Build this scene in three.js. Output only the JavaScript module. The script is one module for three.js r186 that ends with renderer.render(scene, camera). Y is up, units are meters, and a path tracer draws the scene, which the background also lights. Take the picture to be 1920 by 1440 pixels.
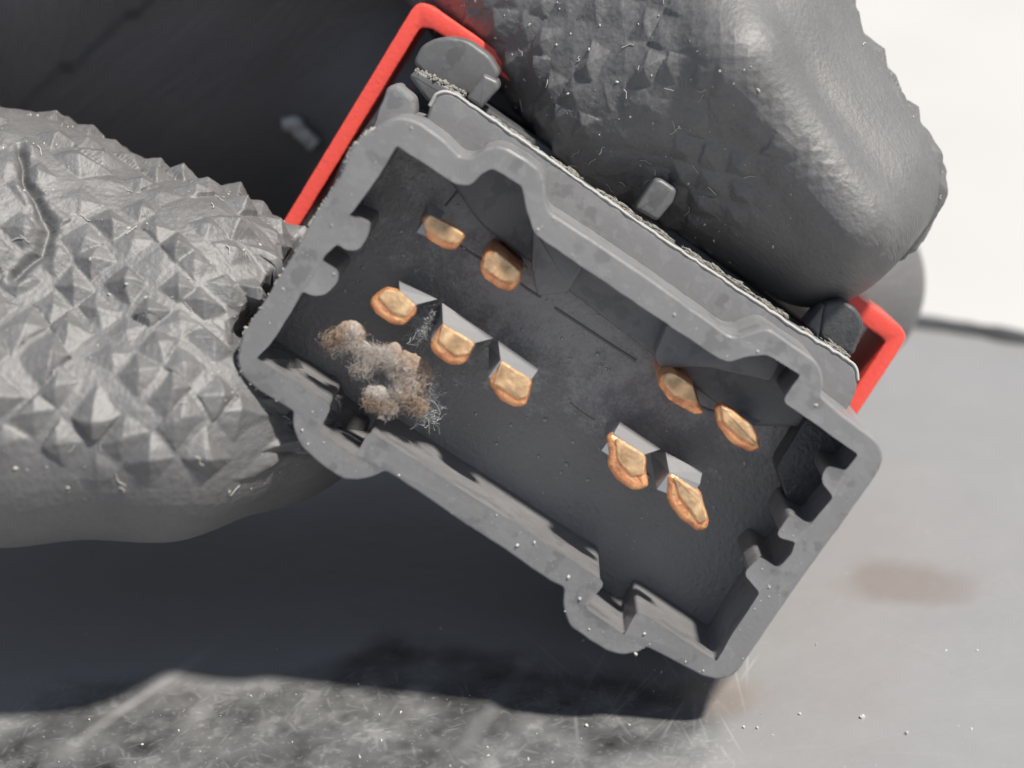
import * as THREE from 'three';
import { MarchingCubes } from 'three/addons/objects/MarchingCubes.js';
import { mergeGeometries, mergeVertices, toCreasedNormals } from 'three/addons/utils/BufferGeometryUtils.js';

// ------------------------------------------------------------------ camera, sky, sun, exposure
const MM = 0.001, F = 4100, PITCH = 25 * Math.PI / 180, CAM_H = 64.6;     // lens in photo pixels, downward tilt, height over the work surface in mm
const camera = new THREE.PerspectiveCamera(2 * Math.atan(720 / F) * 180 / Math.PI, 4 / 3, 0.01, 60);
camera.position.set(0, CAM_H * MM, 0);
camera.rotation.set(-PITCH, 0, -0.055, 'YXZ');
camera.focus = 0.116;
camera.userData.fStop = 30;
camera.updateMatrixWorld(true);
const scene = new THREE.Scene();
const renderer = new THREE.WebGLRenderer({ antialias: true });
renderer.toneMapping = THREE.LinearToneMapping;
renderer.toneMappingExposure = 1.4;
renderer.shadowMap.enabled = true;
renderer.setSize(1024, 768);

const CR = new THREE.Vector3(1, 0, 0).applyQuaternion(camera.quaternion), CU = new THREE.Vector3(0, 1, 0).applyQuaternion(camera.quaternion), CB = new THREE.Vector3(0, 0, 1).applyQuaternion(camera.quaternion);
const sunDir = new THREE.Vector3().addScaledVector(CR, 0.45).addScaledVector(CU, 0.75).addScaledVector(CB, 0.57).normalize();
const sun = new THREE.DirectionalLight(0xfff8ee, 4.2);
sun.position.copy(sunDir).multiplyScalar(0.5);
sun.castShadow = true; sun.shadow.mapSize.set(2048, 2048); sun.shadow.radius = 9;
Object.assign(sun.shadow.camera, { left: -0.3, right: 0.3, top: 0.3, bottom: -0.3, near: 0.01, far: 2 });
scene.add(sun, sun.target);
{ // open sky: blue overhead, pale towards the horizon, the same all round
  const w = 64, h = 128, d = new Float32Array(w * h * 4);
  for (let y = 0; y < h; y++) for (let x = 0; x < w; x++) {
    const e = Math.sin(((y + 0.5) / h - 0.5) * Math.PI), k = Math.pow(1 - Math.max(0, e), 3), i = (y * w + x) * 4;
    d[i] = 0.17 + 0.19 * k; d[i + 1] = 0.21 + 0.16 * k; d[i + 2] = 0.28 + 0.12 * k; d[i + 3] = 1;
  }
  const t = new THREE.DataTexture(d, w, h, THREE.RGBAFormat, THREE.FloatType);
  t.mapping = THREE.EquirectangularReflectionMapping; t.magFilter = t.minFilter = THREE.LinearFilter; t.needsUpdate = true;
  scene.background = t; scene.environment = t;
}

// ------------------------------------------------------------------ helpers
let seed = 12345;
const rnd = () => { seed = (seed * 1664525 + 1013904223) >>> 0; return seed / 4294967296; };
const rr = (a, b) => a + (b - a) * rnd();
const hash = (x, y, z) => { let h = (Math.imul(x, 374761393) + Math.imul(y, 668265263) + Math.imul(z, 2147483647 ^ 0x5bd1e995)) | 0; h = Math.imul(h ^ (h >>> 13), 1274126177); return ((h ^ (h >>> 16)) >>> 0) / 4294967296; };
const sm = (t) => t * t * (3 - 2 * t), lerp = (a, b, t) => a + (b - a) * t, step = (a, b, x) => sm(Math.min(1, Math.max(0, (x - a) / (b - a))));
function vnoise(x, y, z) {
  const X = Math.floor(x), Y = Math.floor(y), Z = Math.floor(z), u = sm(x - X), v = sm(y - Y), w = sm(z - Z);
  const c = (i, j, k) => hash(X + i, Y + j, Z + k);
  return lerp(lerp(lerp(c(0, 0, 0), c(1, 0, 0), u), lerp(c(0, 1, 0), c(1, 1, 0), u), v), lerp(lerp(c(0, 0, 1), c(1, 0, 1), u), lerp(c(0, 1, 1), c(1, 1, 1), u), v), w) * 2 - 1;
}
const fbm = (x, y, z, n = 4) => { let s = 0, a = 0.5; for (let i = 0; i < n; i++) { s += a * vnoise(x, y, z); x *= 2.03; y *= 2.03; z *= 2.03; a *= 0.5; } return s; };
// tiling noise for textures
function tnoise(u, v, n, s) {
  const x = u * n, y = v * n, X = Math.floor(x), Y = Math.floor(y), a = sm(x - X), b = sm(y - Y), m = (k) => ((k % n) + n) % n;
  return lerp(lerp(hash(m(X), m(Y), s), hash(m(X + 1), m(Y), s), a), lerp(hash(m(X), m(Y + 1), s), hash(m(X + 1), m(Y + 1), s), a), b) * 2 - 1;
}
const tfbm = (u, v, n, s, o = 4) => { let t = 0, a = 0.5; for (let i = 0; i < o; i++) { t += a * tnoise(u, v, n << i, s + i); a *= 0.5; } return t; };
function tex(size, fn, srgb, repeat = 1) {
  const d = new Uint8Array(size * size * 4);
  for (let y = 0; y < size; y++) for (let x = 0; x < size; x++) { const c = fn(x / size, y / size), i = (y * size + x) * 4; for (let k = 0; k < 3; k++) d[i + k] = Math.max(0, Math.min(255, Math.round((Array.isArray(c) ? c[k] : c) * 255))); d[i + 3] = 255; }
  const t = new THREE.DataTexture(d, size, size);
  t.wrapS = t.wrapT = THREE.RepeatWrapping; t.magFilter = THREE.LinearFilter; t.minFilter = THREE.LinearMipmapLinearFilter; t.generateMipmaps = true;
  if (srgb) t.colorSpace = THREE.SRGBColorSpace;
  t.repeat.set(repeat, repeat); t.needsUpdate = true; return t;
}
const used = {};
function numbered(n) { const k = used[n] = (used[n] ?? -1) + 1; return k ? `${n}_${String(k).padStart(3, '0')}` : n; }
function mesh(name, geo, mat, parent, label) {
  const m = new THREE.Mesh(geo, mat); m.name = numbered(name); m.castShadow = m.receiveShadow = true;
  if (label) m.userData.label = label;
  (parent ?? scene).add(m); return m;
}
function tag(o, label, category, extra = {}) { Object.assign(o.userData, { label, category }, extra); return o; }
const V3 = (x, y, z) => new THREE.Vector3(x, y, z);
// a point seen at photo pixel (x, y), d millimetres in front of the lens: in the lens's axes, and in the world (mm)
const eye = (x, y, d) => V3((x - 960) * d / F, (720 - y) * d / F, -d);
const toWorld = (v) => V3(0, CAM_H, 0).addScaledVector(CR, v.x).addScaledVector(CU, v.y).addScaledVector(CB, v.z);
// where the ray through a pixel meets the height y (mm)
function onLevel(px, py, y = 0) { const o = V3(0, CAM_H, 0), d = toWorld(eye(px, py, 1)).sub(o); return o.addScaledVector(d, (y - o.y) / d.y); }

// ------------------------------------------------------------------ materials
const grain = tex(512, (u, v) => 0.5 + 0.5 * tfbm(u, v, 48, 3, 4), false, 1 / 9);
const mottled = tex(512, (u, v) => 0.62 + 0.35 * tfbm(u, v, 6, 9, 5), false, 1 / 14);
const M = {};
const lin = (r, g, b) => new THREE.Color().setRGB(r, g, b);
const plasticMap = tex(1024, (u, v) => { const sc = step(0.26, 0.42, tfbm(u, v * 0.999, 26, 25, 5)), gr = step(0.22, 0.4, tfbm(u, v, 11, 28, 6)), a = 0.92 + 0.09 * tfbm(u, v, 7, 21, 5) + 0.03 * tfbm(u, v, 90, 22, 3) + 0.22 * sc - 0.18 * gr; return [a, a, a]; }, false, 1 / 13);
M.shell = new THREE.MeshPhysicalMaterial({ color: lin(0.235, 0.235, 0.24), map: plasticMap, roughness: 0.62, roughnessMap: mottled, bumpMap: grain, bumpScale: 0.00001 });
M.insert = new THREE.MeshPhysicalMaterial({ color: lin(0.085, 0.085, 0.09), map: plasticMap, roughness: 0.6, roughnessMap: mottled, bumpMap: grain, bumpScale: 0.00005 });
M.floor = M.insert.clone(); // black moulding with grey dust in streaks and grains, spread wider to paint its lit upper middle
M.black = new THREE.MeshPhysicalMaterial({ color: lin(0.07, 0.073, 0.078), map: plasticMap, roughness: 0.5, bumpMap: grain, bumpScale: 0.00004 });
M.red = new THREE.MeshPhysicalMaterial({ color: lin(0.88, 0.10, 0.075), roughness: 0.4, bumpMap: grain, bumpScale: 0.00002 });
const tarnish = (r, g, b, s, k) => tex(256, (u, v) => { const a = tfbm(u, v, 5, s, 5), f = 1 + k * a, h = 0.12 * tfbm(u, v, 9, s + 7, 3); return [r * f + h * 0.3, g * f, b * f - h * 0.2]; }, true, 1 / 2.6);
M.copper = new THREE.MeshPhysicalMaterial({ map: tarnish(0.98, 0.68, 0.49, 31, 0.3), metalness: 0.5, roughness: 0.42, bumpMap: grain, bumpScale: 0.00008 });
M.tan = new THREE.MeshPhysicalMaterial({ map: tarnish(0.89, 0.74, 0.57, 41, 0.3), metalness: 0.5, roughness: 0.45, bumpMap: grain, bumpScale: 0.00004 });
M.tin = new THREE.MeshPhysicalMaterial({ color: lin(0.36, 0.37, 0.385), metalness: 0.35, roughness: 0.35, bumpMap: grain, bumpScale: 0.00002 });
M.worn = new THREE.MeshStandardMaterial({ color: lin(0.42, 0.42, 0.41), roughness: 0.8 });  // also carries the highlight painted along the flange edge
M.dust = new THREE.MeshStandardMaterial({ color: lin(0.55, 0.54, 0.5), roughness: 1 });
M.dirt = new THREE.MeshStandardMaterial({ color: lin(0.27, 0.26, 0.235), roughness: 1 });

// ------------------------------------------------------------------ the setting: pale ground and dark worn work surface
{
  const g = new THREE.PlaneGeometry(24, 24); g.rotateX(-Math.PI / 2);
  const uv = g.attributes.uv; for (let i = 0; i < uv.count; i++) uv.setXY(i, uv.getX(i) * 24, uv.getY(i) * 24);
  const m = new THREE.MeshStandardMaterial({ map: tex(512, (u, v) => { const a = 0.50 + 0.03 * tfbm(u, v, 8, 51, 5); return [a, a * 0.985, a * 0.965]; }, false, 1), roughness: 0.95 });
  const o = mesh('ground', g, m); o.position.y = -0.72; o.userData.kind = 'structure';
  tag(o, 'pale sunlit ground beyond the edge of the dark surface', 'ground');
}
const tableUv = (p) => [p.x / 120 + 0.5, -p.z / 120];
{
  const a = onLevel(1740, 606), b = onLevel(1920, 636), dir = b.clone().sub(a).normalize();
  const L0 = a.clone().addScaledVector(dir, -230), R0 = a.clone().addScaledVector(dir, 260);
  const edge = []; // slightly ragged far edge
  for (let i = 0; i <= 400; i++) { const p = L0.clone().lerp(R0, i / 400); p.z += 0.35 * fbm(i * 0.35, 3, 1, 3) + 0.5 * fbm(i * 0.06, 8, 2, 3); edge.push(p); }
  const s = new THREE.Shape([...edge.map((p) => new THREE.Vector2(p.x, -p.z)), new THREE.Vector2(R0.x + 20, -115), new THREE.Vector2(L0.x - 20, -115)]);
  const g = new THREE.ExtrudeGeometry(s, { depth: 18, bevelEnabled: true, bevelThickness: 0.8, bevelSize: 0.8, bevelOffset: -0.8, bevelSegments: 3 });
  g.rotateX(-Math.PI / 2); g.translate(0, -18.8, 0);
  const P = g.attributes.position, U = g.attributes.uv;
  for (let i = 0; i < P.count; i++) U.setXY(i, ...tableUv({ x: P.getX(i), z: P.getZ(i) }));
  g.scale(MM, MM, MM);
  // wear: scratches and scuffs gather in the near left and middle, with weaker sheen painted in, a brown smudge on the right
  const N = 2048, hgt = new Float32Array(N * N);
  const inPx = (px, py) => { const [u, v] = tableUv(onLevel(px, py)); return [u * N, ((v % 1) + 1) % 1 * N]; };
  const scratch = (x, y, ang, len, amp, wid, bend) => {
    for (let t = 0; t < len; t += 0.5) {
      const f = Math.sin(Math.PI * t / len); ang += bend;
      x += Math.cos(ang) * 0.5; y += Math.sin(ang) * 0.5;
      for (let j = -Math.ceil(wid); j <= Math.ceil(wid); j++) for (let i = -Math.ceil(wid); i <= Math.ceil(wid); i++) {
        const X = Math.round(x) + i, Y = Math.round(y) + j, q = Math.hypot(X - x, Y - y) / wid; if (q >= 1) continue;
        const k = ((Y % N + N) % N) * N + ((X % N + N) % N); hgt[k] = Math.max(hgt[k], amp * f * (1 - q * q));
      }
    }
  };
  seed = 777;
  for (let i = 0; i < 900; i++) scratch(rnd() * N, rnd() * N, rr(0, 6.3), rr(20, 160), rr(0.03, 0.14), rr(0.8, 1.2), 0);
  for (let i = 0; i < 1800; i++) {
    const [x, y] = inPx(rr(-50, 1380), 1460 - 190 * Math.pow(rnd(), 1.3));
    scratch(x, y, rr(0, 3.1), 2 + 26 * rnd() ** 4, rr(0.08, 0.45), rr(0.8, 2.2), 0);
  }
  for (let i = 0; i < 30; i++) { const [x, y] = inPx(rr(1050, 1420), rr(1260, 1420)); scratch(x, y, rr(0.9, 2.2), rr(40, 160), rr(0.2, 0.5), rr(1.0, 2.4), 0); }
  { const [x, y] = inPx(60, 1450); scratch(x, y, 0.95, 260, 0.5, 9, 0); const [x2, y2] = inPx(840, 1440); scratch(x2, y2, 1.15, 200, 0.35, 11, 0); }
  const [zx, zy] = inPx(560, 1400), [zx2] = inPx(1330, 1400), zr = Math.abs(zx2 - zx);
  const [sx, sy] = inPx(1705, 1092), [kx, ky] = inPx(1340, 1300);
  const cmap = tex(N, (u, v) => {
    const k = hgt[Math.round(v * N) * N + Math.round(u * N)] || 0;
    const n = tfbm(u, v, 10, 61, 6), n2 = tfbm(u, v, 60, 66, 4);
    const scuffDimArea = step(1.15, 0.75, Math.hypot((u * N - zx) / zr, (v * N - zy) / (zr * 0.42)) + 0.5 * tfbm(u, v, 16, 151, 4)), dark = scuffDimArea * (0.62 + 0.42 * tfbm(u, v, 60, 131, 6)), pale = scuffDimArea * step(0.1, 0.4, tfbm(u, v, 110, 141, 5)) * 0.4; // scuff blotches, on an area darkened to stand for its weaker sheen
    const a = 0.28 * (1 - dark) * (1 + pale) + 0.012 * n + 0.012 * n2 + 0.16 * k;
    let r = a, g2 = a, b2 = a * 1.01;
    const dx = (u * N - sx) / 78, dy = (v * N - sy) / 60, s = step(1.0, 0.35, Math.hypot(dx, dy) + 0.5 * tfbm(u, v, 24, 71, 4));
    r = lerp(r, 0.20, s * 0.55); g2 = lerp(g2, 0.16, s * 0.55); b2 = lerp(b2, 0.135, s * 0.55);
    const ex = (u * N - kx) / 60, ey = (v * N - ky) / 45, e = step(1, 0.3, Math.hypot(ex, ey) + 0.6 * tfbm(u, v, 30, 75, 4));
    r = lerp(r, 0.27, e * 0.5); g2 = lerp(g2, 0.22, e * 0.5); b2 = lerp(b2, 0.19, e * 0.5);
    return [r, g2, b2];
  }, false);
  const rmap = tex(N, (u, v) => { const k = hgt[Math.round(v * N) * N + Math.round(u * N)] || 0; return [0, 0.40 + 0.10 * tfbm(u, v, 14, 81, 5) + 0.2 * k, 0]; }, false);
  const bmap = tex(N, (u, v) => { const k = hgt[Math.round(v * N) * N + Math.round(u * N)] || 0; return 0.5 + 0.16 * tfbm(u, v, 160, 91, 3) + 0.10 * tfbm(u, v, 40, 95, 3) - 0.4 * k; }, false);
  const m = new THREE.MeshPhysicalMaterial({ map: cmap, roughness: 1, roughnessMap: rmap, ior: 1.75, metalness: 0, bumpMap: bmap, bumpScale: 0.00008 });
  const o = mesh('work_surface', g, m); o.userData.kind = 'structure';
  tag(o, 'worn dark grey surface with fine scratches and a brown smudge', 'work surface');
  const lip = new THREE.TubeGeometry(new THREE.CatmullRomCurve3(edge.filter((_, i) => i % 2 === 0).map((p) => V3(p.x, -0.3, p.z + 0.2))), 400, 0.95, 8), Q = lip.attributes.position;
  for (let i = 0; i < Q.count; i++) Q.setXYZ(i, Q.getX(i), Q.getY(i) + 0.5 * fbm(Q.getX(i) * 0.8, Q.getZ(i), 2, 3), Q.getZ(i) + 0.6 * fbm(Q.getX(i) * 0.8, 7, Q.getZ(i), 3));
  lip.computeVertexNormals(); lip.scale(MM, MM, MM); mesh('frayed_edge', lip, M.black, o, 'dark frayed far edge');
}

// ------------------------------------------------------------------ the connector's own axes: u along it, v across it, w out of its mouth (mm)
const W = V3(-0.022, -0.166, 0.986).normalize();
const E1 = V3(0.825, -0.565, 0); E1.z = -(E1.x * W.x + E1.y * W.y) / W.z; E1.normalize();
const E2 = W.clone().cross(E1);
const ORG = eye(1047, 743, 110);
function L(px, py, w = 0) { // local (u, v) where the ray through a pixel meets the plane w
  const d = eye(px, py, 1), o = ORG.clone().addScaledVector(W, w), t = o.dot(W) / d.dot(W), p = d.multiplyScalar(t).sub(o);
  return new THREE.Vector2(p.dot(E1), p.dot(E2));
}
const connector = new THREE.Group(); connector.name = 'electrical_connector'; scene.add(connector);
{
  const e = (v) => V3(0, 0, 0).addScaledVector(CR, v.x).addScaledVector(CU, v.y).addScaledVector(CB, v.z);
  const m = new THREE.Matrix4().makeBasis(e(E1), e(E2), e(W));
  connector.quaternion.setFromRotationMatrix(m); connector.position.copy(toWorld(ORG)).multiplyScalar(MM);
}
tag(connector, 'grey plastic electrical connector with nine copper terminals, held open side up between glove fingers', 'connector');

const pts = (list, w) => list.map(([x, y]) => L(x, y, w));
function rounded(p, r) { // soft corners
  const out = [], n = p.length;
  for (let i = 0; i < n; i++) {
    const a = p[(i + n - 1) % n], b = p[i], c = p[(i + 1) % n], d = Math.min(r, a.distanceTo(b) * 0.45, c.distanceTo(b) * 0.45);
    const s = b.clone().add(a.clone().sub(b).setLength(d)), e = b.clone().add(c.clone().sub(b).setLength(d));
    for (let k = 0; k <= 4; k++) { const t = k / 4; out.push(new THREE.Vector2((1 - t) ** 2 * s.x + 2 * t * (1 - t) * b.x + t * t * e.x, (1 - t) ** 2 * s.y + 2 * t * (1 - t) * b.y + t * t * e.y)); }
  }
  return out;
}
function wobble(p, amp, len = 0.5) { // split long edges and make them a little uneven, as moulded plastic is
  const out = [], n = p.length;
  for (let i = 0; i < n; i++) { const a = p[i], b = p[(i + 1) % n], k = Math.max(1, Math.round(a.distanceTo(b) / len)); for (let j = 0; j < k; j++) out.push(a.clone().lerp(b, j / k)); }
  return out.map((q) => new THREE.Vector2(q.x + amp * fbm(q.x * 2.1, q.y * 2.1, 5, 3), q.y + amp * fbm(q.x * 2.1, q.y * 2.1, 9, 3)));
}
function prism(outline, w0, w1, { holes = [], bevel = 0.12, seg = 2, crease = 0.7 } = {}) { // between w1 (deep) and w0 (front)
  const s = new THREE.Shape(outline); for (const h of holes) s.holes.push(new THREE.Path(h));
  let g = new THREE.ExtrudeGeometry(s, { depth: w0 - w1 - 2 * bevel, bevelEnabled: bevel > 0, bevelThickness: bevel, bevelSize: bevel, bevelOffset: -bevel, bevelSegments: seg, curveSegments: 4 });
  g.translate(0, 0, w1 + bevel);
  g = toCreasedNormals(g, crease); g.scale(MM, MM, MM); return g;
}
const FLOOR = -7.2;
// shell: one wall all round with its keyways
const outer = [[700, 243], [720, 226], [748, 220], [776, 226], [802, 240], [830, 262], [852, 283], [866, 294], [882, 297], [896, 289], [908, 280], [932, 273], [948, 277], [985, 298], [1012, 318], [1021, 345], [1023, 380], [1030, 398], [1042, 406], [1200, 510], [1300, 582], [1368, 630], [1384, 633], [1402, 626], [1430, 617], [1448, 620], [1475, 640], [1532, 677], [1541, 702], [1543, 724], [1538, 742], [1575, 775], [1612, 803], [1645, 827], [1656, 850], [1650, 880], [1600, 952], [1500, 1090], [1440, 1176], [1390, 1250], [1374, 1269], [1345, 1275], [1318, 1268], [1282, 1250], [1212, 1212], [1196, 1224], [1172, 1229], [1148, 1226], [1118, 1209], [1068, 1175], [1056, 1142], [1055, 1120], [1058, 1104], [1020, 1083], [943, 1028], [867, 980], [807, 938], [723, 882], [704, 893], [672, 901], [645, 900], [593, 866], [562, 834], [549, 802], [548, 782], [549, 772], [527, 757], [482, 732], [453, 704], [444, 672], [454, 628], [480, 590], [555, 470], [580, 420], [610, 374], [640, 327], [657, 280], [682, 253]];
const inner = [[743, 267], [800, 304], [857, 341], [880, 344], [903, 320], [925, 310], [984, 347], [990, 385], [1006, 436], [1100, 500], [1255, 605], [1351, 669], [1368, 674], [1400, 664], [1440, 660], [1507, 702], [1472, 750], [1515, 780], [1614, 851], [1588, 887], [1552, 878], [1543, 900], [1568, 932], [1538, 968], [1520, 990], [1484, 967], [1459, 1003], [1497, 1013], [1490, 1038], [1472, 1058], [1460, 1071], [1426, 1049], [1399, 1076], [1430, 1110], [1400, 1157], [1375, 1192], [1346, 1246], [1197, 1150], [1172, 1196], [1092, 1141], [1130, 1093], [693, 812], [670, 861], [591, 814], [618, 762], [474, 672], [497, 650], [515, 628], [566, 541], [590, 552], [612, 546], [630, 527], [632, 510], [600, 490], [603, 478], [632, 453], [652, 466], [672, 464], [687, 440], [690, 421], [648, 404], [660, 393], [705, 330]];
{
  const N = 2048, S = 36, c0 = L(1075, 560, FLOOR), c1 = L(1330, 700, FLOOR), c2 = L(900, 380, FLOOR), wrap = (q) => (q - Math.floor(q));
  M.floor.map = tex(N, (a, b) => {
    const u = a > 0.5 ? (a - 1) * S : a * S, v = b > 0.5 ? (b - 1) * S : b * S;
    const near = Math.max(...[[c0, 8.5, 5], [c1, 5.5, 3], [c2, 4.6, 2.8]].map(([c, ru, rv]) => 1 - Math.hypot((u - c.x) / ru, (v - c.y) / rv)));
    const g = tfbm(a, b, 50, 201, 5) + 0.7 * tfbm(a * 1, b * 1, 300, 207, 2), st = tfbm(wrap(a * 1), wrap(b * 1), 22, 211, 4);
    const k = step(-0.15, 0.65, near * 0.8 + 0.5 * g + 0.35 * st + 0.16), base = 0.27 + 0.03 * tfbm(a, b, 14, 215, 4);
    const q = lerp(base, 0.47 + 0.06 * g, k * 0.75); return [q, q * 0.985, q * 0.97];
  }, false, 1 / S);
  M.floor.color.setRGB(1, 1, 1);
}
const outP = wobble(rounded(pts(outer, 0), 0.35), 0.05), inP = wobble(rounded(pts(inner, 0), 0.28), 0.04);
mesh('housing_wall', prism(outP, 0, -11, { holes: [inP], bevel: 0.11, seg: 3 }), M.shell, connector);
const floorHoles = [[[1100, 505], [1255, 607], [1236, 634], [1084, 530]], [[1452, 678], [1468, 676], [1506, 703], [1478, 742], [1440, 716]]];  // first opening is cut to stand for shade under the rim
mesh('housing_floor', prism(wobble(pts(outer, 0), 0).map((q) => q.clone().multiplyScalar(0.985)), FLOOR, FLOOR - 0.7, { bevel: 0, holes: floorHoles.map((h) => rounded(pts(h, FLOOR), 0.25)) }), M.floor, connector, 'dark floor the terminals stand on');

// ribs and ledges under the top wall
const rib = (list, w0, r = 0.25) => mesh('rib', prism(rounded(pts(list, w0), r), w0, FLOOR - 0.1, { bevel: 0.14 }), M.shell, connector);
rib([[1000, 424], [1094, 500], [1066, 548], [1008, 556], [996, 500]], -3.6);
rib([[1252, 604], [1352, 664], [1440, 658], [1464, 682], [1444, 716], [1330, 690], [1238, 690], [1226, 668]], -3.4);
mesh('end_pocket', prism(rounded(pts([[1512, 784], [1616, 852], [1562, 930], [1540, 970], [1486, 966], [1456, 880], [1462, 864]], -4.6), 0.2), -4.6, FLOOR - 0.1, { bevel: 0.12 }), M.insert, connector);
// flange plate behind the top wall with its worn edge, highlight laid on as a white strip
const plateOut = [[790, 262], [806, 196], [818, 176], [836, 170], [856, 178], [1000, 277], [1210, 424], [1480, 606], [1588, 672], [1606, 690], [1610, 708], [1604, 742], [1570, 800], [1400, 800], [900, 420]];
mesh('flange_plate', prism(wobble(rounded(pts(plateOut, -5.5), 0.4), 0.03), -5.5, -7.6, { bevel: 0.2, seg: 3 }), M.shell, connector);
mesh('flange_corner', prism(wobble(rounded(pts([[690, 262], [726, 160], [745, 158], [776, 184], [780, 206], [766, 262]], -5.2), 0.3), 0.08, 0.3), -5.2, -9, { bevel: 0.25 }), M.shell, connector);
mesh('rear_body', prism(rounded(pts([[640, 300], [720, 190], [800, 150], [900, 190], [1230, 405], [1580, 660], [1600, 780], [1480, 960], [1330, 1080], [1120, 1040], [620, 770], [500, 660]], -11), 0.6), -11, -17, { bevel: 0.4 }), M.black, connector);  // rear part, widened as a black backing to stand for the shaded gap

// red lock frame round the back
const frameO = [[440, 566], [772, 16], [786, 4], [808, 10], [1690, 612], [1700, 632], [1690, 652], [1560, 850], [1532, 836], [1660, 641], [1655, 634], [812, 55], [790, 52], [782, 62], [466, 580]];
{
  const W0 = -13;
  const lock = mesh('lock_frame', prism(wobble(rounded(pts(frameO, W0), 0.25), 0.02), W0, W0 - 7, { bevel: 0.15, seg: 2 }), M.red, connector, 'red lock frame round the back of the connector');
}
{ // pale strip painting the bevel highlight along the worn top of the flange
  const g = new THREE.TubeGeometry(new THREE.CatmullRomCurve3([[806, 198], [818, 177], [836, 171], [860, 181], [1000, 278], [1210, 425], [1480, 607], [1588, 673], [1606, 692], [1609, 712]].map(([x, y]) => { const p = L(x, y, -5.55); return V3(p.x, p.y - 0.02, -5.55); }), false, 'catmullrom', 0.2), 240, 0.1, 8);
  const P = g.attributes.position; for (let i = 0; i < P.count; i++) P.setXYZ(i, P.getX(i), P.getY(i) + 0.07 * fbm(P.getX(i) * 3, P.getY(i) * 3, 4, 3), P.getZ(i) + 0.05 * fbm(P.getX(i) * 2, 3, P.getY(i) * 2, 3));
  g.computeVertexNormals(); g.scale(MM, MM, MM); mesh('worn_edge_glint', g, M.worn, connector, 'pale strip for the highlight on the worn flange edge');
}
// latch blocks and posts standing behind the flange
M.dark = M.shell.clone(); M.dark.color = lin(0.14, 0.142, 0.145);
const latch = (list, w0, w1, m = M.black, r = 0.3, name = 'latch_block') => mesh(name, prism(wobble(rounded(pts(list, w0), r), 0.02), w0, w1, { bevel: 0.22, seg: 3 }), m, connector);
latch([[774, 118], [790, 86], [815, 72], [845, 68], [880, 76], [918, 104], [938, 136], [905, 196], [868, 176], [805, 150]], -8.6, -12.5, M.dark);
latch([[766, 142], [782, 130], [872, 178], [866, 204], [800, 190]], -7.8, -10, M.dark, 0.2, 'latch_ledge');
latch([[874, 184], [906, 138], [934, 152], [936, 166], [902, 204]], -6.8, -11, M.dark, 0.15, 'post');
latch([[1190, 392], [1228, 335], [1240, 336], [1270, 356], [1262, 380], [1232, 416]], -6.6, -11, M.dark, 0.25, 'post');
latch([[1546, 570], [1578, 562], [1606, 578], [1620, 602], [1618, 624], [1600, 668], [1570, 656], [1536, 634]], -7.8, -12);
latch([[1512, 612], [1544, 572], [1552, 572], [1538, 640]], -8.0, -11, M.dark, 0.1, 'post');

// terminals: round-bellied copper blade, tarnished front face, tinned shoulder running down to the floor
function hexa(near, far, drop, thick) { // top face through four points, solid below it
  const q = [...near.map((p) => V3(p.x, p.y, near.w)), ...far.map((p) => V3(p.x, p.y, far.w))];
  const all = [...q, ...q.map((p, k) => V3(p.x, p.y - thick, k < 2 ? p.z - 0.02 : FLOOR - 0.1))];
  const f = [[0, 1, 3, 2], [4, 6, 7, 5], [0, 2, 6, 4], [1, 5, 7, 3], [2, 3, 7, 6], [0, 4, 5, 1]], pos = [], uv = [];
  for (const [a, b, c, d] of f) for (const k of [a, b, c, a, c, d]) { pos.push(all[k].x, all[k].y, all[k].z); uv.push(all[k].x, all[k].z); }
  const g = new THREE.BufferGeometry(); g.setAttribute('position', new THREE.Float32BufferAttribute(pos, 3)); g.setAttribute('uv', new THREE.Float32BufferAttribute(uv, 2));
  const c = all.reduce((a, p) => a.add(p), V3(0, 0, 0)).divideScalar(8), T = [0, 1, 2].map(() => V3(0, 0, 0));
  for (let i = 0; i < pos.length; i += 9) { // turn every face outwards
    T.forEach((t, k) => t.fromArray(pos, i + 3 * k));
    if (T[1].clone().sub(T[0]).cross(T[2].clone().sub(T[0])).dot(T[0].clone().sub(c)) < 0) { T[2].toArray(pos, i + 3); T[1].toArray(pos, i + 6); }
  }
  g.setAttribute('position', new THREE.Float32BufferAttribute(pos, 3));
  g.computeVertexNormals(); g.scale(MM, MM, MM); return g;
}
function terminal(body, face, shoulder, w = -1.5) {
  const b = mesh('terminal', prism(wobble(rounded(pts(body, w), 0.3), 0.05, 0.15), w, shoulder ? w - 1.0 : FLOOR - 0.2, { bevel: 0.3, seg: 4, crease: 1.0 }), M.copper, connector);
  mesh('tip_face', prism(wobble(rounded(pts(face, w + 0.06), 0.15), 0.03, 0.15), w + 0.1, w - 0.5, { bevel: 0.09, seg: 2 }), M.tan, b);
  if (shoulder) {
    const near = pts(shoulder.slice(0, 2), w - 0.2), far = pts(shoulder.slice(2), w - 1.3); near.w = w - 0.12; far.w = w - 1.3;
    mesh('shoulder', hexa(near, far, 0, 1.1), M.tin, b);
  }
}
terminal([[704, 552], [722, 540], [750, 545], [782, 574], [778, 592], [756, 611], [735, 609], [705, 592], [689, 568]], [[708, 556], [724, 543], [750, 546], [780, 574], [764, 594], [736, 588]], [[750, 543], [782, 570], [748, 526], [820, 561]]);
terminal([[830, 606], [892, 642], [885, 660], [870, 685], [842, 686], [812, 664], [805, 646], [816, 624]], [[830, 607], [889, 643], [880, 664], [856, 668], [820, 640]], [[831, 605], [892, 642], [829, 568], [926, 634]]);
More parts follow.
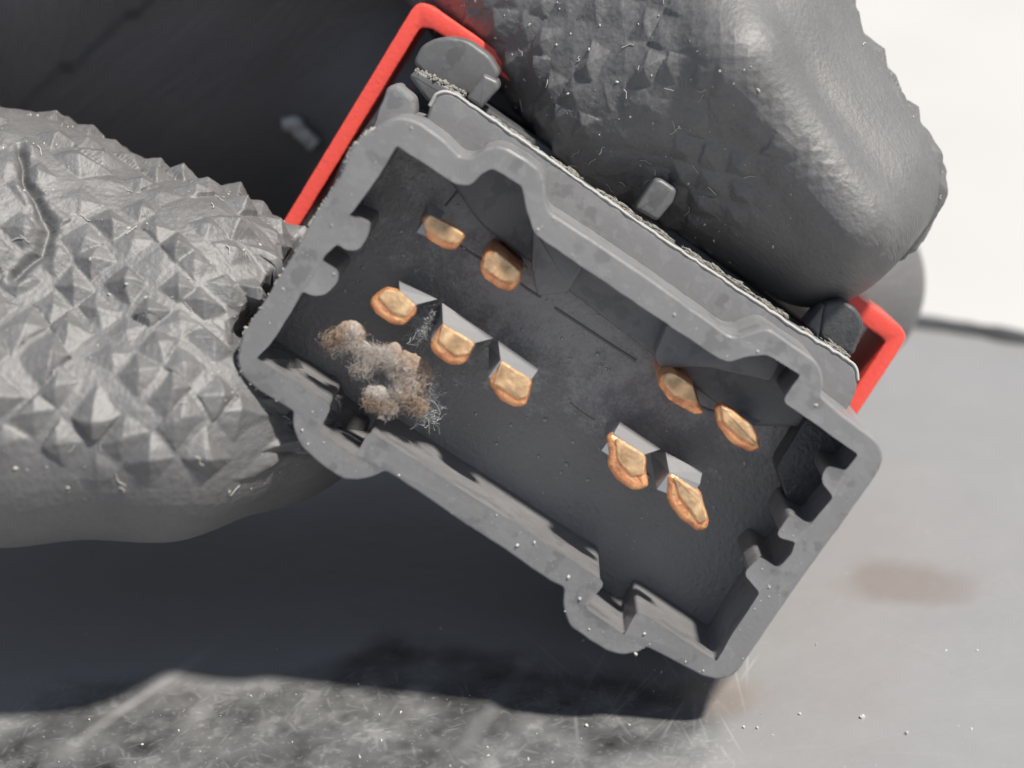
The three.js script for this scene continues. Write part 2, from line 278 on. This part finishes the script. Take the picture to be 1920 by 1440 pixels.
terminal([[939, 676], [997, 710], [994, 736], [985, 764], [966, 766], [935, 750], [915, 720], [921, 704]], [[940, 677], [995, 711], [989, 744], [974, 750], [924, 718]], [[939, 674], [997, 710], [934, 638], [1010, 692]]);
terminal([[1148, 813], [1210, 851], [1211, 880], [1217, 912], [1205, 921], [1186, 921], [1155, 900], [1138, 875], [1141, 850], [1136, 824]], [[1153, 820], [1209, 853], [1208, 890], [1184, 892], [1158, 862]], [[1151, 812], [1210, 851], [1163, 791], [1239, 842]]);
terminal([[1250, 889], [1260, 886], [1314, 924], [1331, 982], [1324, 996], [1307, 997], [1275, 975], [1251, 942], [1249, 912]], [[1262, 892], [1314, 926], [1327, 974], [1312, 981], [1274, 930]], [[1255, 885], [1312, 907], [1248, 848], [1317, 885]]);
terminal([[790, 408], [805, 400], [872, 438], [868, 452], [854, 470], [836, 470], [796, 445]], [[794, 412], [806, 402], [870, 438], [860, 458], [830, 452], [796, 430]], [[804, 402], [828, 412], [806, 378], [832, 396]]);
terminal([[903, 482], [915, 470], [932, 470], [980, 510], [974, 530], [962, 546], [944, 547], [906, 522], [898, 502]], [[908, 482], [930, 471], [978, 511], [968, 530], [940, 526], [905, 503]], null);
terminal([[1238, 700], [1258, 696], [1300, 722], [1312, 760], [1322, 776], [1306, 780], [1256, 752], [1233, 720]], [[1246, 699], [1260, 698], [1298, 722], [1310, 758], [1264, 742], [1242, 716]], null);
terminal([[1340, 764], [1352, 757], [1372, 767], [1410, 797], [1430, 842], [1406, 851], [1370, 831], [1345, 800]], [[1350, 761], [1372, 769], [1408, 799], [1424, 839], [1390, 822], [1356, 792]], [[1390, 784], [1409, 798], [1394, 776], [1428, 790]]);

// thin mould ridges and slot edges on the floor
function ridge(list, r, w = FLOOR) {
  const g = new THREE.TubeGeometry(new THREE.CatmullRomCurve3(list.map(([x, y]) => { const p = L(x, y, w); return V3(p.x, p.y, w); })), list.length * 8, r, 6); g.scale(MM, MM, MM);
  mesh('mould_ridge', g, M.shell, connector);
}
ridge([[1040, 577], [1090, 610], [1140, 643], [1192, 676]], 0.09);
ridge([[858, 458], [880, 472], [906, 488]], 0.07); ridge([[976, 532], [992, 544], [1014, 557]], 0.08);
ridge([[872, 336], [856, 360], [836, 386]], 0.07); ridge([[1310, 760], [1326, 768], [1342, 772]], 0.08);
ridge([[1066, 752], [1090, 772], [1116, 788]], 0.04); ridge([[1450, 714], [1426, 746], [1402, 776]], 0.06);
ridge([[1530, 786], [1500, 820], [1462, 864]], 0.14, -6);

// ------------------------------------------------------------------ the gloved hand: one continuous skin over tapered bones
function makeHand() {
  // [from pixel, pixel, depth, radius] -> [to ...], mm
  const bones = [
    [[-600, 560, 124, 12.5], [0, 590, 122, 10.8]], [[0, 590, 122, 10.8], [330, 660, 120, 8.6]], [[330, 660, 120, 8.6], [500, 700, 121, 7.0]],       // thumb, upper mass
    [[-600, 760, 114, 7.0], [0, 800, 112.6, 5.6]], [[0, 800, 112.6, 5.6], [300, 812, 113, 5.0]], [[300, 812, 113, 5.0], [470, 770, 117, 5.0]],    // thumb, lower roll
    [[1555, 385, 126, 5.0], [1300, 110, 128, 6.0]], [[1300, 110, 128, 6.0], [1080, -220, 134, 8]], [[1080, -220, 134, 8], [600, -800, 141, 11]],      // index finger, core
    [[1600, 415, 114.6, 1.7], [1385, 110, 113.6, 1.7]], [[1385, 110, 113.6, 1.7], [1190, -190, 121, 3.5]], [[1190, -190, 121, 3.5], [900, -600, 130, 5]], // its ridge towards the lens
    [[1632, 330, 121, 3.8], [1417, 10, 122, 4.0]], [[1417, 10, 122, 4.0], [1200, -338, 127, 4.6]],                                                 // its upper side
    [[1520, 440, 120.6, 3.9], [1172, 212, 120.6, 4.1]], [[1172, 212, 120.6, 4.1], [935, -80, 125, 5]], [[935, -80, 125, 5], [760, -520, 138, 8]],     // its pad
    [[1616, 372, 118.2, 2.9], [1401, 60, 118.3, 3.0]], [[1401, 60, 118.3, 3.0], [1195, -264, 124, 4.0]],                                        // flat of the upper side
    [[1560, 428, 118, 2.9], [1279, 161, 117.5, 3.0]], [[1279, 161, 117.5, 3.0], [1062, -135, 123, 4.1]],                                        // flat of the pad
    [[640, 60, 150, 9], [1000, 420, 141, 8]], [[1000, 420, 141, 8], [1180, 560, 138, 7.5]],                                                       // unseen ring finger, added behind the connector to block the sun
    [[1555, 532, 141, 6.1], [1250, 200, 143, 7]], [[1250, 200, 143, 7], [700, -500, 145, 9]], [[620, -560, 124, 9], [200, -900, 128, 11]],                                                     // middle finger behind; last bone unseen, added to shade the palm
    [[-600, 560, 126, 12.5], [-350, -250, 142, 15]], [[-350, -250, 142, 15], [150, -700, 140, 15]], [[150, -700, 140, 15], [600, -800, 138, 12]],   // ball of the thumb, palm
    [[150, 60, 150, 13], [720, -60, 150, 13]], [[-100, 60, 148, 14], [150, 60, 150, 13]], [[-80, 60, 147, 14], [120, -320, 145, 15]], [[100, 0, 149, 13], [300, -350, 146, 14]], [[700, 200, 150, 9], [150, 200, 148, 10]], [[150, -300, 146, 15], [700, -400, 142, 14]],
  ].map(([a, b]) => ({ a: eye(...a), b: eye(...b), ra: a[3], rb: b[3] }));
  const C = V3(-14, 16, -131), H = 44, N = 132;
  const mc = new MarchingCubes(N, new THREE.MeshStandardMaterial(), false, false, 400000);
  mc.isolation = 0;
  const K = 2.3, half = N / 2;
  for (const b of bones) { b.d = b.b.clone().sub(b.a); b.ll = b.d.lengthSq(); }
  // the connector presses into the glove: keep its block free
  const cut = (x, y, z) => {
    const p = V3(x, y, z).sub(ORG), u = p.dot(E1), v = p.dot(E2), w = p.dot(W);
    const qx = Math.max(-15.4 - u, u - 16), qy = Math.max(-7.4 - v, v - 8.2), qz = Math.max(-22 - w, w - 1);
    return Math.min(Math.max(qx, qy, qz), 0) + Math.hypot(Math.max(qx, 0), Math.max(qy, 0), Math.max(qz, 0));
  };
  for (let k = 0; k < N; k++) for (let j = 0; j < N; j++) for (let i = 0; i < N; i++) {
    const x = C.x + (i - half) / half * H, y = C.y + (j - half) / half * H, z = C.z + (k - half) / half * H;
    let s = 0, near = 1e9;
    for (const b of bones) {
      const px = x - b.a.x, py = y - b.a.y, pz = z - b.a.z;
      let t = (px * b.d.x + py * b.d.y + pz * b.d.z) / b.ll; t = t < 0 ? 0 : t > 1 ? 1 : t;
      const dd = Math.hypot(px - b.d.x * t, py - b.d.y * t, pz - b.d.z * t) - (b.ra + (b.rb - b.ra) * t);
      if (dd < near) near = dd; if (dd < 8) s += Math.exp(-dd / (K * 0.4));
    }
    let d = s > 0 ? -Math.log(s) * K * 0.4 : near;
    const c = cut(x, y, z); if (c < 2) d = Math.max(d, -c + 0.15);
    if (i < 2 || j < 2 || k < 2 || i > N - 3 || j > N - 3 || k > N - 3) d = Math.max(d, 0.5);
    mc.field[i + j * N + k * N * N] = -d;
  }
  mc.update();
  let g = new THREE.BufferGeometry();
  const pa = mc.positionArray.slice(0, mc.count * 3), na = mc.normalArray.slice(0, mc.count * 3);
  for (let i = 0; i < pa.length; i += 3) { pa[i] = pa[i] * H + C.x; pa[i + 1] = pa[i + 1] * H + C.y; pa[i + 2] = pa[i + 2] * H + C.z; }
  g.setAttribute('position', new THREE.BufferAttribute(pa, 3));
  g = mergeVertices(g, 1e-3); g.computeVertexNormals();
  return g;
}
const thumbA = eye(0, 640, 120), thumbB = eye(430, 730, 119), thumbX = thumbB.clone().sub(thumbA).normalize();
const fingA = eye(1080, -220, 127), fingB = eye(1560, 390, 122), fingX = fingB.clone().sub(fingA).normalize();
function polar(p, A, X) { // along the limb, and round it measured from the side that faces the lens
  const r = p.clone().sub(A), s = r.dot(X); r.addScaledVector(X, -s);
  const z = V3(0, 0, 1); z.addScaledVector(X, -z.dot(X)).normalize(); const y = z.clone().cross(X);
  return [s, Math.atan2(r.dot(y), r.dot(z)), r.length()];
}
function pyramid(a, b, per, soft) { // square pyramids side by side, each a little different
  const i = Math.floor(a / per), j = Math.floor(b / per), ha = hash(i, j, 7), hb = hash(i, j, 8), hc = hash(i, j, 9);
  const x = a / per - i - 0.5 + (hb - 0.5) * 0.5, y = b / per - j - 0.5 + (hc - 0.5) * 0.5;
  return Math.max(0, 1 - (1.95 + 0.5 * hash(i, j, 12)) * Math.max(Math.abs(x), Math.abs(y))) * (0.5 + 0.6 * ha) * (1 - soft * hash(i, j, 11) ** 2);
}
const FOLD = [[6, 262], [30, 322], [62, 372], [84, 430], [80, 478], [20, 520]].map(([x, y]) => { const e = eye(x, y, 111); return [e.x, e.y]; });   // crease across the thumb
function relief(p) { // height of the grip pattern in mm at a point of the smooth skin
  const wx = p.x + 1.2 * fbm(p.x * 0.25, p.y * 0.25, p.z * 0.25, 2), q = V3(wx, p.y + 1.2 * fbm(p.x * 0.25 + 9, p.y * 0.25, p.z * 0.25, 2), p.z);
  const [s, f, r] = polar(q, thumbA, thumbX), [s2, f2, r2] = polar(q, fingA, fingX);
  let h = 0, m = 0;
  if (p.x < -9 && r < 15 && p.z > -134) {
    const arc = f * 10.5; // front = 0, up is negative (y = z x X)
    m = step(-22, -19, arc) * step(5.2, 3.2, arc) ; 
    m = step(22, 19, Math.abs(arc)) * (arc < 0 ? step(5.6, 3.4, -arc) : 1);
    const c = Math.cos(1.05), n = Math.sin(1.05), A = s * c + arc * n, B = -s * n + arc * c;
    let fold = 1e9; for (let k = 0; k < FOLD.length - 1; k++) { const a = FOLD[k], b = FOLD[k + 1], dx = b[0] - a[0], dy = b[1] - a[1], t = Math.min(1, Math.max(0, ((q.x - a[0]) * dx + (q.y - a[1]) * dy) / (dx * dx + dy * dy))); fold = Math.min(fold, Math.hypot(q.x - a[0] - dx * t, q.y - a[1] - dy * t)); }
    h = -0.6 * m * Math.exp(-((fold / (0.2 + 0.12 * hash(Math.floor(q.y * 3), 1, 2))) ** 2)) + step(0.2, 0.8, fold) * 1.08 * m * pyramid(A, B, 1.95, 1.0) * (0.75 + 0.5 * fbm(p.x * 0.15, p.y * 0.15, p.z * 0.15 + 3, 2));
  } else if (r2 < 14 && s2 > -14 && s2 < 34 && p.z > -133) {
    const arc = f2 * 7.6, c = Math.cos(0.5), n = Math.sin(0.5), A = s2 * c + arc * n, B = -s2 * n + arc * c;
    const left = step(-0.4, -2.2, arc) * step(-17, -14, arc), right = step(7.2, 8.8, arc) * step(16, 14, arc);
    m = Math.max(left * step(25, 20.5, s2), right * step(33, 28, s2));
    h = (left > right ? 0.42 : 0.55) * m * pyramid(A, B, left > right ? 1.5 : 2.0, 0.7);
  }
  return [h, m];
}
let glove;
{
  let g = makeHand();
  let P = Array.from(g.attributes.position.array), I = Array.from(g.index.array);
  const mask = (i) => relief(V3(P[3 * i], P[3 * i + 1], P[3 * i + 2]))[1];
  let Mk = new Float32Array(P.length / 3); for (let i = 0; i < Mk.length; i++) Mk[i] = mask(i);
  Mk = Array.from(Mk);
  for (let level = 0; level < 3; level++) {
    const mid = new Map(), J = [];
    const half = (a, b) => { const k = a < b ? a * 4194304 + b : b * 4194304 + a; let v = mid.get(k); if (v === undefined) { v = P.length / 3; for (let c = 0; c < 3; c++) P.push((P[3 * a + c] + P[3 * b + c]) / 2); Mk.push(mask(v)); mid.set(k, v); } return v; };
    for (let t = 0; t < I.length; t += 3) {
      const [a, b, c] = [I[t], I[t + 1], I[t + 2]];
      if (Mk[a] + Mk[b] + Mk[c] <= 0) { J.push(a, b, c); continue; }
      const ab = half(a, b), bc = half(b, c), ca = half(c, a); J.push(a, ab, ca, ab, b, bc, ca, bc, c, ab, bc, ca);
    }
    I = J;
  }
  g = new THREE.BufferGeometry(); g.setAttribute('position', new THREE.Float32BufferAttribute(P, 3)); g.setIndex(I); g.computeVertexNormals();
  const pos = g.attributes.position, nor = g.attributes.normal, uv = new Float32Array(pos.count * 2), fine = [];
  for (let i = 0; i < pos.count; i++) {
    const p = V3(pos.getX(i), pos.getY(i), pos.getZ(i)), [h, m] = relief(p);
    const e = h + 0.035 * fbm(p.x * 2.6, p.y * 2.6, p.z * 2.6, 3) * Math.min(1, m * 3);
    fine.push(e);
    const [s, f] = p.x < -6 && p.z > -136 ? polar(p, thumbA, thumbX) : polar(p, fingA, fingX); uv[2 * i] = s; uv[2 * i + 1] = f * 9;
  }
  for (let i = 0; i < pos.count; i++) pos.setXYZ(i, pos.getX(i) + nor.getX(i) * fine[i], pos.getY(i) + nor.getY(i) * fine[i], pos.getZ(i) + nor.getZ(i) * fine[i]);
  g.setAttribute('uv', new THREE.BufferAttribute(uv, 2)); g.computeVertexNormals();
  const toW = new THREE.Matrix4().makeBasis(CR, CU, CB).setPosition(0, CAM_H, 0); g.applyMatrix4(toW);
  g.computeBoundingBox(); const b = g.boundingBox, c = b.getCenter(V3(0, 0, 0)); c.y = b.min.y;
  g.translate(-c.x, -c.y, -c.z); g.scale(MM, MM, MM);
  const rubberMap = tex(1024, (u, v) => { const a = 0.9 + 0.14 * tfbm(u, v, 9, 101, 5) + 0.16 * tfbm(u, v, 120, 102, 3); return [a, a * 0.99, a * 0.975]; }, false, 1 / 12);
  const rubberBump = tex(1024, (u, v) => 0.5 + 0.4 * tfbm(u, v, 60, 111, 4), false, 1 / 12);
  M.glove = new THREE.MeshPhysicalMaterial({ color: lin(0.12, 0.12, 0.123), map: rubberMap, ior: 2.0, roughness: 0.62, bumpMap: rubberBump, bumpScale: 0.00005, sheen: 0.15, sheenRoughness: 0.6, sheenColor: lin(0.5, 0.5, 0.5) });
  glove = mesh('gloved_hand', g, M.glove); glove.position.copy(c).multiplyScalar(MM);
  tag(glove, 'hand in a black rubber work glove with pyramid grip, pinching the grey connector', 'gloved hand');
  console.log('glove triangles', I.length / 3);
}

// ------------------------------------------------------------------ loose matter
function strand(points, r, seg = 10) { return new THREE.TubeGeometry(new THREE.CatmullRomCurve3(points), seg, r, 4); }
{ // brown lint caught in the lower left of the mouth
  seed = 4242; const parts = [], at = (x, y, w) => { const p = L(x, y, w); return V3(p.x, p.y, w); };
  const lumps = [[628, 644, -2.2, 0.75], [660, 636, -1.9, 0.85], [688, 664, -1.7, 0.75], [678, 690, -1.6, 0.45], [722, 668, -2.0, 0.85], [752, 690, -2.2, 1.0], [778, 712, -2.4, 1.0], [755, 735, -2.0, 0.9], [705, 748, -1.9, 0.85], [728, 762, -1.8, 0.6], [784, 760, -2.2, 0.6]];
  for (const [x, y, w, r] of lumps) {
    const c = at(x, y, w);
    for (let i = 0; i < 170; i++) {
      const a = rr(0, 6.3), b = rr(-1, 1), q = Math.sqrt(1 - b * b), d = r * Math.cbrt(rnd()), p = c.clone().add(V3(Math.cos(a) * q * d, Math.sin(a) * q * d * 0.8, b * d * 0.7)), list = [p.clone()];
      let dir = V3(rr(-1, 1), rr(-1, 1), rr(-0.6, 0.6)).normalize();
      for (let k = 0; k < 5; k++) { dir.add(V3(rr(-1, 1), rr(-1, 1), rr(-1, 1)).multiplyScalar(0.8)).normalize(); p.addScaledVector(dir, 0.24); p.lerp(c, 0.12); list.push(p.clone()); }
      parts.push(strand(list, rr(0.004, 0.009), 6));
    }
    const s = new THREE.IcosahedronGeometry(r * 0.78, 24), P = s.attributes.position; // matted core
    for (let i = 0; i < P.count; i++) { const v = V3(P.getX(i), P.getY(i), P.getZ(i)), k = 1.05 + 0.75 * fbm(v.x * 1.5 + x, v.y * 1.5, v.z * 1.5, 6); P.setXYZ(i, c.x + v.x * k, c.y + v.y * k, c.z - 0.3 + v.z * k * 0.5); }
    parts.push(s); 
  }
  const clean = (q) => { q = q.index ? q.toNonIndexed() : q; for (const k of Object.keys(q.attributes)) if (!['position', 'normal', 'uv'].includes(k)) q.deleteAttribute(k); return q; };
  let g = mergeGeometries(parts.map(clean)); g.computeVertexNormals();
  const P = g.attributes.position, col = new Float32Array(P.count * 3);
  for (let i = 0; i < P.count; i++) { const n = fbm(P.getX(i) * 0.8, P.getY(i) * 0.8, P.getZ(i) * 0.8, 4), t = step(-0.15, 0.25, n); col.set([lerp(0.33, 0.42, t), lerp(0.25, 0.38, t), lerp(0.19, 0.35, t)], i * 3); }
  g.setAttribute('color', new THREE.BufferAttribute(col, 3)); 
  const c = L(715, 690, -3); g.translate(-c.x, -c.y, 3); g.scale(MM, MM, MM);
  const o = mesh('lint_clump', g, new THREE.MeshStandardMaterial({ vertexColors: true, roughness: 1 }));
  o.quaternion.copy(connector.quaternion); o.position.copy(V3(c.x, c.y, -3).multiplyScalar(MM).applyQuaternion(connector.quaternion).add(connector.position));
  tag(o, 'brown and grey fluff of lint caught in the lower left of the connector', 'lint');
  // pale webby end of it
  const web = []; for (let i = 0; i < 260; i++) { const p = at(rr(785, 812), rr(700, 790), rr(-4, -2.4)), list = [p.clone()]; let d = V3(rr(-1, 1), rr(-1, 1), rr(-0.4, 0.4)).normalize(); for (let k = 0; k < 5; k++) { d.add(V3(rr(-1, 1), rr(-1, 1), rr(-1, 1)).multiplyScalar(1.1)).normalize(); p.addScaledVector(d, 0.2); list.push(p.clone()); } web.push(strand(list, rr(0.004, 0.013), 7)); }
  for (let i = 0; i < 420; i++) { const p = at(rr(780, 815), rr(575, 640), rr(-5.5, -3.5)), list = [p.clone()]; let d = V3(rr(-1, 1), rr(-1, 1), rr(-0.4, 0.4)).normalize(); for (let k = 0; k < 5; k++) { d.add(V3(rr(-1, 1), rr(-1, 1), rr(-1, 1)).multiplyScalar(0.8)).normalize(); p.addScaledVector(d, 0.2); list.push(p.clone()); } web.push(strand(list, rr(0.004, 0.015), 7)); }
  const wg = mergeGeometries(web.map(clean)); wg.translate(-c.x, -c.y, 3); wg.scale(MM, MM, MM);
  mesh('pale_fibres', wg, new THREE.MeshStandardMaterial({ color: lin(0.5, 0.52, 0.53), roughness: 1 }), o).userData.kind = 'stuff';
}
// grit, dust and fibres
const chip = new THREE.IcosahedronGeometry(1, 1); { const P = chip.attributes.position; for (let i = 0; i < P.count; i++) { const k = 0.75 + 0.5 * hash(Math.round(P.getX(i) * 9), Math.round(P.getY(i) * 9), Math.round(P.getZ(i) * 9)); P.setXYZ(i, P.getX(i) * k, P.getY(i) * k, P.getZ(i) * k); } chip.computeVertexNormals(); }
function scatter(name, label, list, mat, category = 'dust') { // list of [world position mm, size mm, stretch, turn]
  const im = new THREE.InstancedMesh(chip, mat, list.length), m = new THREE.Matrix4(), q = new THREE.Quaternion();
  list.forEach(([p, s, st = 1, along], i) => { q.setFromEuler(along ? new THREE.Euler(rr(0, 6), rr(-0.3, 0.3), rr(-0.25, 0.25)) : new THREE.Euler(rr(0, 6), rr(0, 6), rr(0, 6))); if (along) q.premultiply(connector.quaternion); m.compose(p.clone().multiplyScalar(MM), q, V3(s * st, s, s).multiplyScalar(MM)); im.setMatrixAt(i, m); });
  im.name = name; im.castShadow = im.receiveShadow = true; im.userData.kind = 'stuff'; scene.add(im); tag(im, label, category); return im;
}
const local = (u, v, w) => V3(u, v, w).applyQuaternion(connector.quaternion).add(connector.position.clone().multiplyScalar(1000));
const inside = (p, poly) => { let c = false; for (let i = 0, j = poly.length - 1; i < poly.length; j = i++) { const a = poly[i], b = poly[j]; if ((a.y > p.y) !== (b.y > p.y) && p.x < (b.x - a.x) * (p.y - a.y) / (b.y - a.y) + a.x) c = !c; } return c; };
{
  seed = 99; const list = [];
  const floorPoly = pts([[760, 300], [1000, 420], [1440, 690], [1500, 800], [1400, 1050], [1180, 1040], [740, 760], [620, 560]], FLOOR);
  while (list.length < 420) { const p = L(rr(600, 1520), rr(300, 1060), FLOOR); if (inside(p, floorPoly)) list.push([local(p.x, p.y, FLOOR + 0.02), 0.02 + 0.07 * rnd() ** 4, rr(1, 2)]); }
  for (const [x, y, s] of [[1154, 592, 0.16], [1126, 686, 0.14], [1186, 611, 0.1], [1164, 619, 0.1], [1119, 665, 0.1], [1022, 787, 0.1], [1062, 871, 0.1], [980, 618, 0.09], [1010, 856, 0.08], [931, 832, 0.08], [1325, 737, 0.11], [1212, 893, 0.15]]) { const p = L(x, y, FLOOR); list.push([local(p.x, p.y, FLOOR + 0.06), s, 1.2]); }
  for (let n = 0; n < 150;) { const p = L(rr(450, 1650), rr(220, 1270), 0); if (!inside(p, outP) || inside(p, inP)) continue; n++; list.push([local(p.x, p.y, 0.0), 0.015 + 0.05 * rnd() ** 5, rr(1, 2)]); }
  for (const [x, y] of [[970, 1022], [1066, 1082], [1087, 1122], [1192, 1226]]) { const p = L(x, y, 0); list.push([local(p.x, p.y, 0.02), 0.075, 1.5]); }
  for (let i = 0; i < 420; i++) { const t = i / 420, j = Math.floor(t * 12); const a = outer[(outer.length - 12 + j) % outer.length], b = outer[(outer.length - 11 + j) % outer.length], k = rnd(), p = L(lerp(a[0], b[0], k), lerp(a[1], b[1], k), 0); list.push([local(p.x - rr(-0.02, 0.05), p.y, -rr(0, 1.6)), 0.012 + 0.05 * rnd() ** 3, rr(1, 4)]); }
  scatter('dust', 'pale dust grains lying on the floor and rim of the connector', list, M.dust);
  const crust = [];
  for (let i = 0; i < 3200; i++) { const t = rnd(), p = L(lerp(850, 1590, t), lerp(176, 672, t), -6), n = fbm(t * 30, 1, 2, 3); if (n + rr(-0.25, 0.25) < -0.05) continue; crust.push([local(p.x, p.y + rr(-0.12, 0.04 + 0.25 * Math.max(0, n)), -6.0 - rr(0, 1.6)), 0.012 + 0.045 * rnd() ** 2, rr(2, 6), 1]); }
  for (let i = 0; i < 200; i++) { const t = rnd(), p = L(lerp(780, 872, t), lerp(132, 180, t), -7.8); crust.push([local(p.x + rr(-0.1, 0.1), p.y + rr(-0.1, 0.15), -7.8 - rr(0, 1)), 0.02 + 0.09 * rnd() ** 2, 1.4]); }
  scatter('dirt_crust', 'crumbly pale dirt along the top edge of the flange plate', crust, M.dirt, 'dirt');
}
{ // lint and grit on the glove
  seed = 31; const P = glove.geometry.attributes.position, Nn = glove.geometry.attributes.normal, list = [], fib = [];
  const camP = V3(0, CAM_H, 0);
  for (let n = 0, guard = 0; n < 1500 && guard < 4e5; guard++) {
    const i = Math.floor(rnd() * P.count), p = V3(P.getX(i), P.getY(i), P.getZ(i)).multiplyScalar(1000).add(glove.position.clone().multiplyScalar(1000)), nn = V3(Nn.getX(i), Nn.getY(i), Nn.getZ(i));
    if (nn.dot(camP.clone().sub(p).normalize()) < 0.1) continue; n++;
    if (n % 9) list.push([p.addScaledVector(nn, 0.005), 0.012 + 0.055 * rnd() ** 4, rr(1, 2.8)]);
    else { const a = V3(rr(-1, 1), rr(-1, 1), rr(-1, 1)).cross(nn).normalize(), b = nn.clone().cross(a), len = rr(0.2, 0.8); const l = []; for (let k = 0; k <= 3; k++) l.push(p.clone().addScaledVector(a, (k / 3 - 0.5) * len).addScaledVector(b, rr(-0.1, 0.1)).addScaledVector(nn, 0.05)); fib.push(strand(l, rr(0.012, 0.03), 6)); }
  }
  scatter('grit', 'tiny pale grit specks stuck to the black glove', list, M.dust);
  const g = mergeGeometries(fib); g.scale(MM, MM, MM); const o = mesh('lint_fibres', g, M.dust); o.userData.kind = 'stuff'; tag(o, 'short white lint fibres stuck to the black glove', 'lint fibres');
}
{ // pale flake on the palm behind the lock frame
  const P = glove.geometry.attributes.position, v = V3(0, 0, 0), at = (px, py) => { // skin of the palm seen in that direction
    let best = null, bd = 1e9; const inv = camera.quaternion.clone().invert();
    for (let i = 0; i < P.count; i += 1) { v.fromBufferAttribute(P, i).add(glove.position).sub(camera.position).applyQuaternion(inv); const z = -v.z * 1000, x = v.x * 1000 * F / z + 960, y = 720 - v.y * 1000 * F / z, d = Math.hypot(x - px, y - py) + z * 0.6; if (d < bd && Math.hypot(x - px, y - py) < 25) { bd = d; best = v.clone().multiplyScalar(1000); } }
    return best && toWorld(best.multiplyScalar(0.995)); };
  const ps = [[528, 226], [552, 228], [574, 242], [588, 262]].map(([x, y]) => at(x, y)).filter(Boolean);
  if (ps.length > 2) { const g = new THREE.TubeGeometry(new THREE.CatmullRomCurve3(ps), 12, 0.5, 6), Q = g.attributes.position; for (let i = 0; i < Q.count; i++) Q.setXYZ(i, Q.getX(i) + 0.2 * fbm(i, 1, 2), Q.getY(i) + 0.2 * fbm(i, 5, 2), Q.getZ(i)); g.computeVertexNormals();
    const c = ps[1]; g.translate(-c.x, -c.y, -c.z); g.scale(MM, MM, MM); const o = mesh('flake', g, new THREE.MeshStandardMaterial({ color: lin(0.8, 0.8, 0.77), roughness: 0.8 })); o.position.copy(c).multiplyScalar(MM); tag(o, 'small pale curved flake on the shaded palm left of the red lock frame', 'flake'); }
}
{ // specks on the work surface
  seed = 57; const list = [];
  for (let i = 0; i < 240; i++) { const p = onLevel(rr(0, 1920), 1440 - 500 * rnd() ** 1.6); list.push([p.setY(0.01), 0.015 + 0.045 * rnd() ** 4, rr(1, 2.8)]); }
  for (const [x, y, s] of [[1617, 1345, 0.12], [1700, 1376, 0.09], [1500, 1340, 0.06], [1420, 1366, 0.06], [1100, 1362, 0.08], [1395, 1365, 0.06]]) list.push([onLevel(x, y).setY(0.06), s, 1.5]);
  scatter('specks', 'pale specks scattered over the dark work surface', list, M.dust);
}
renderer.render(scene, camera);
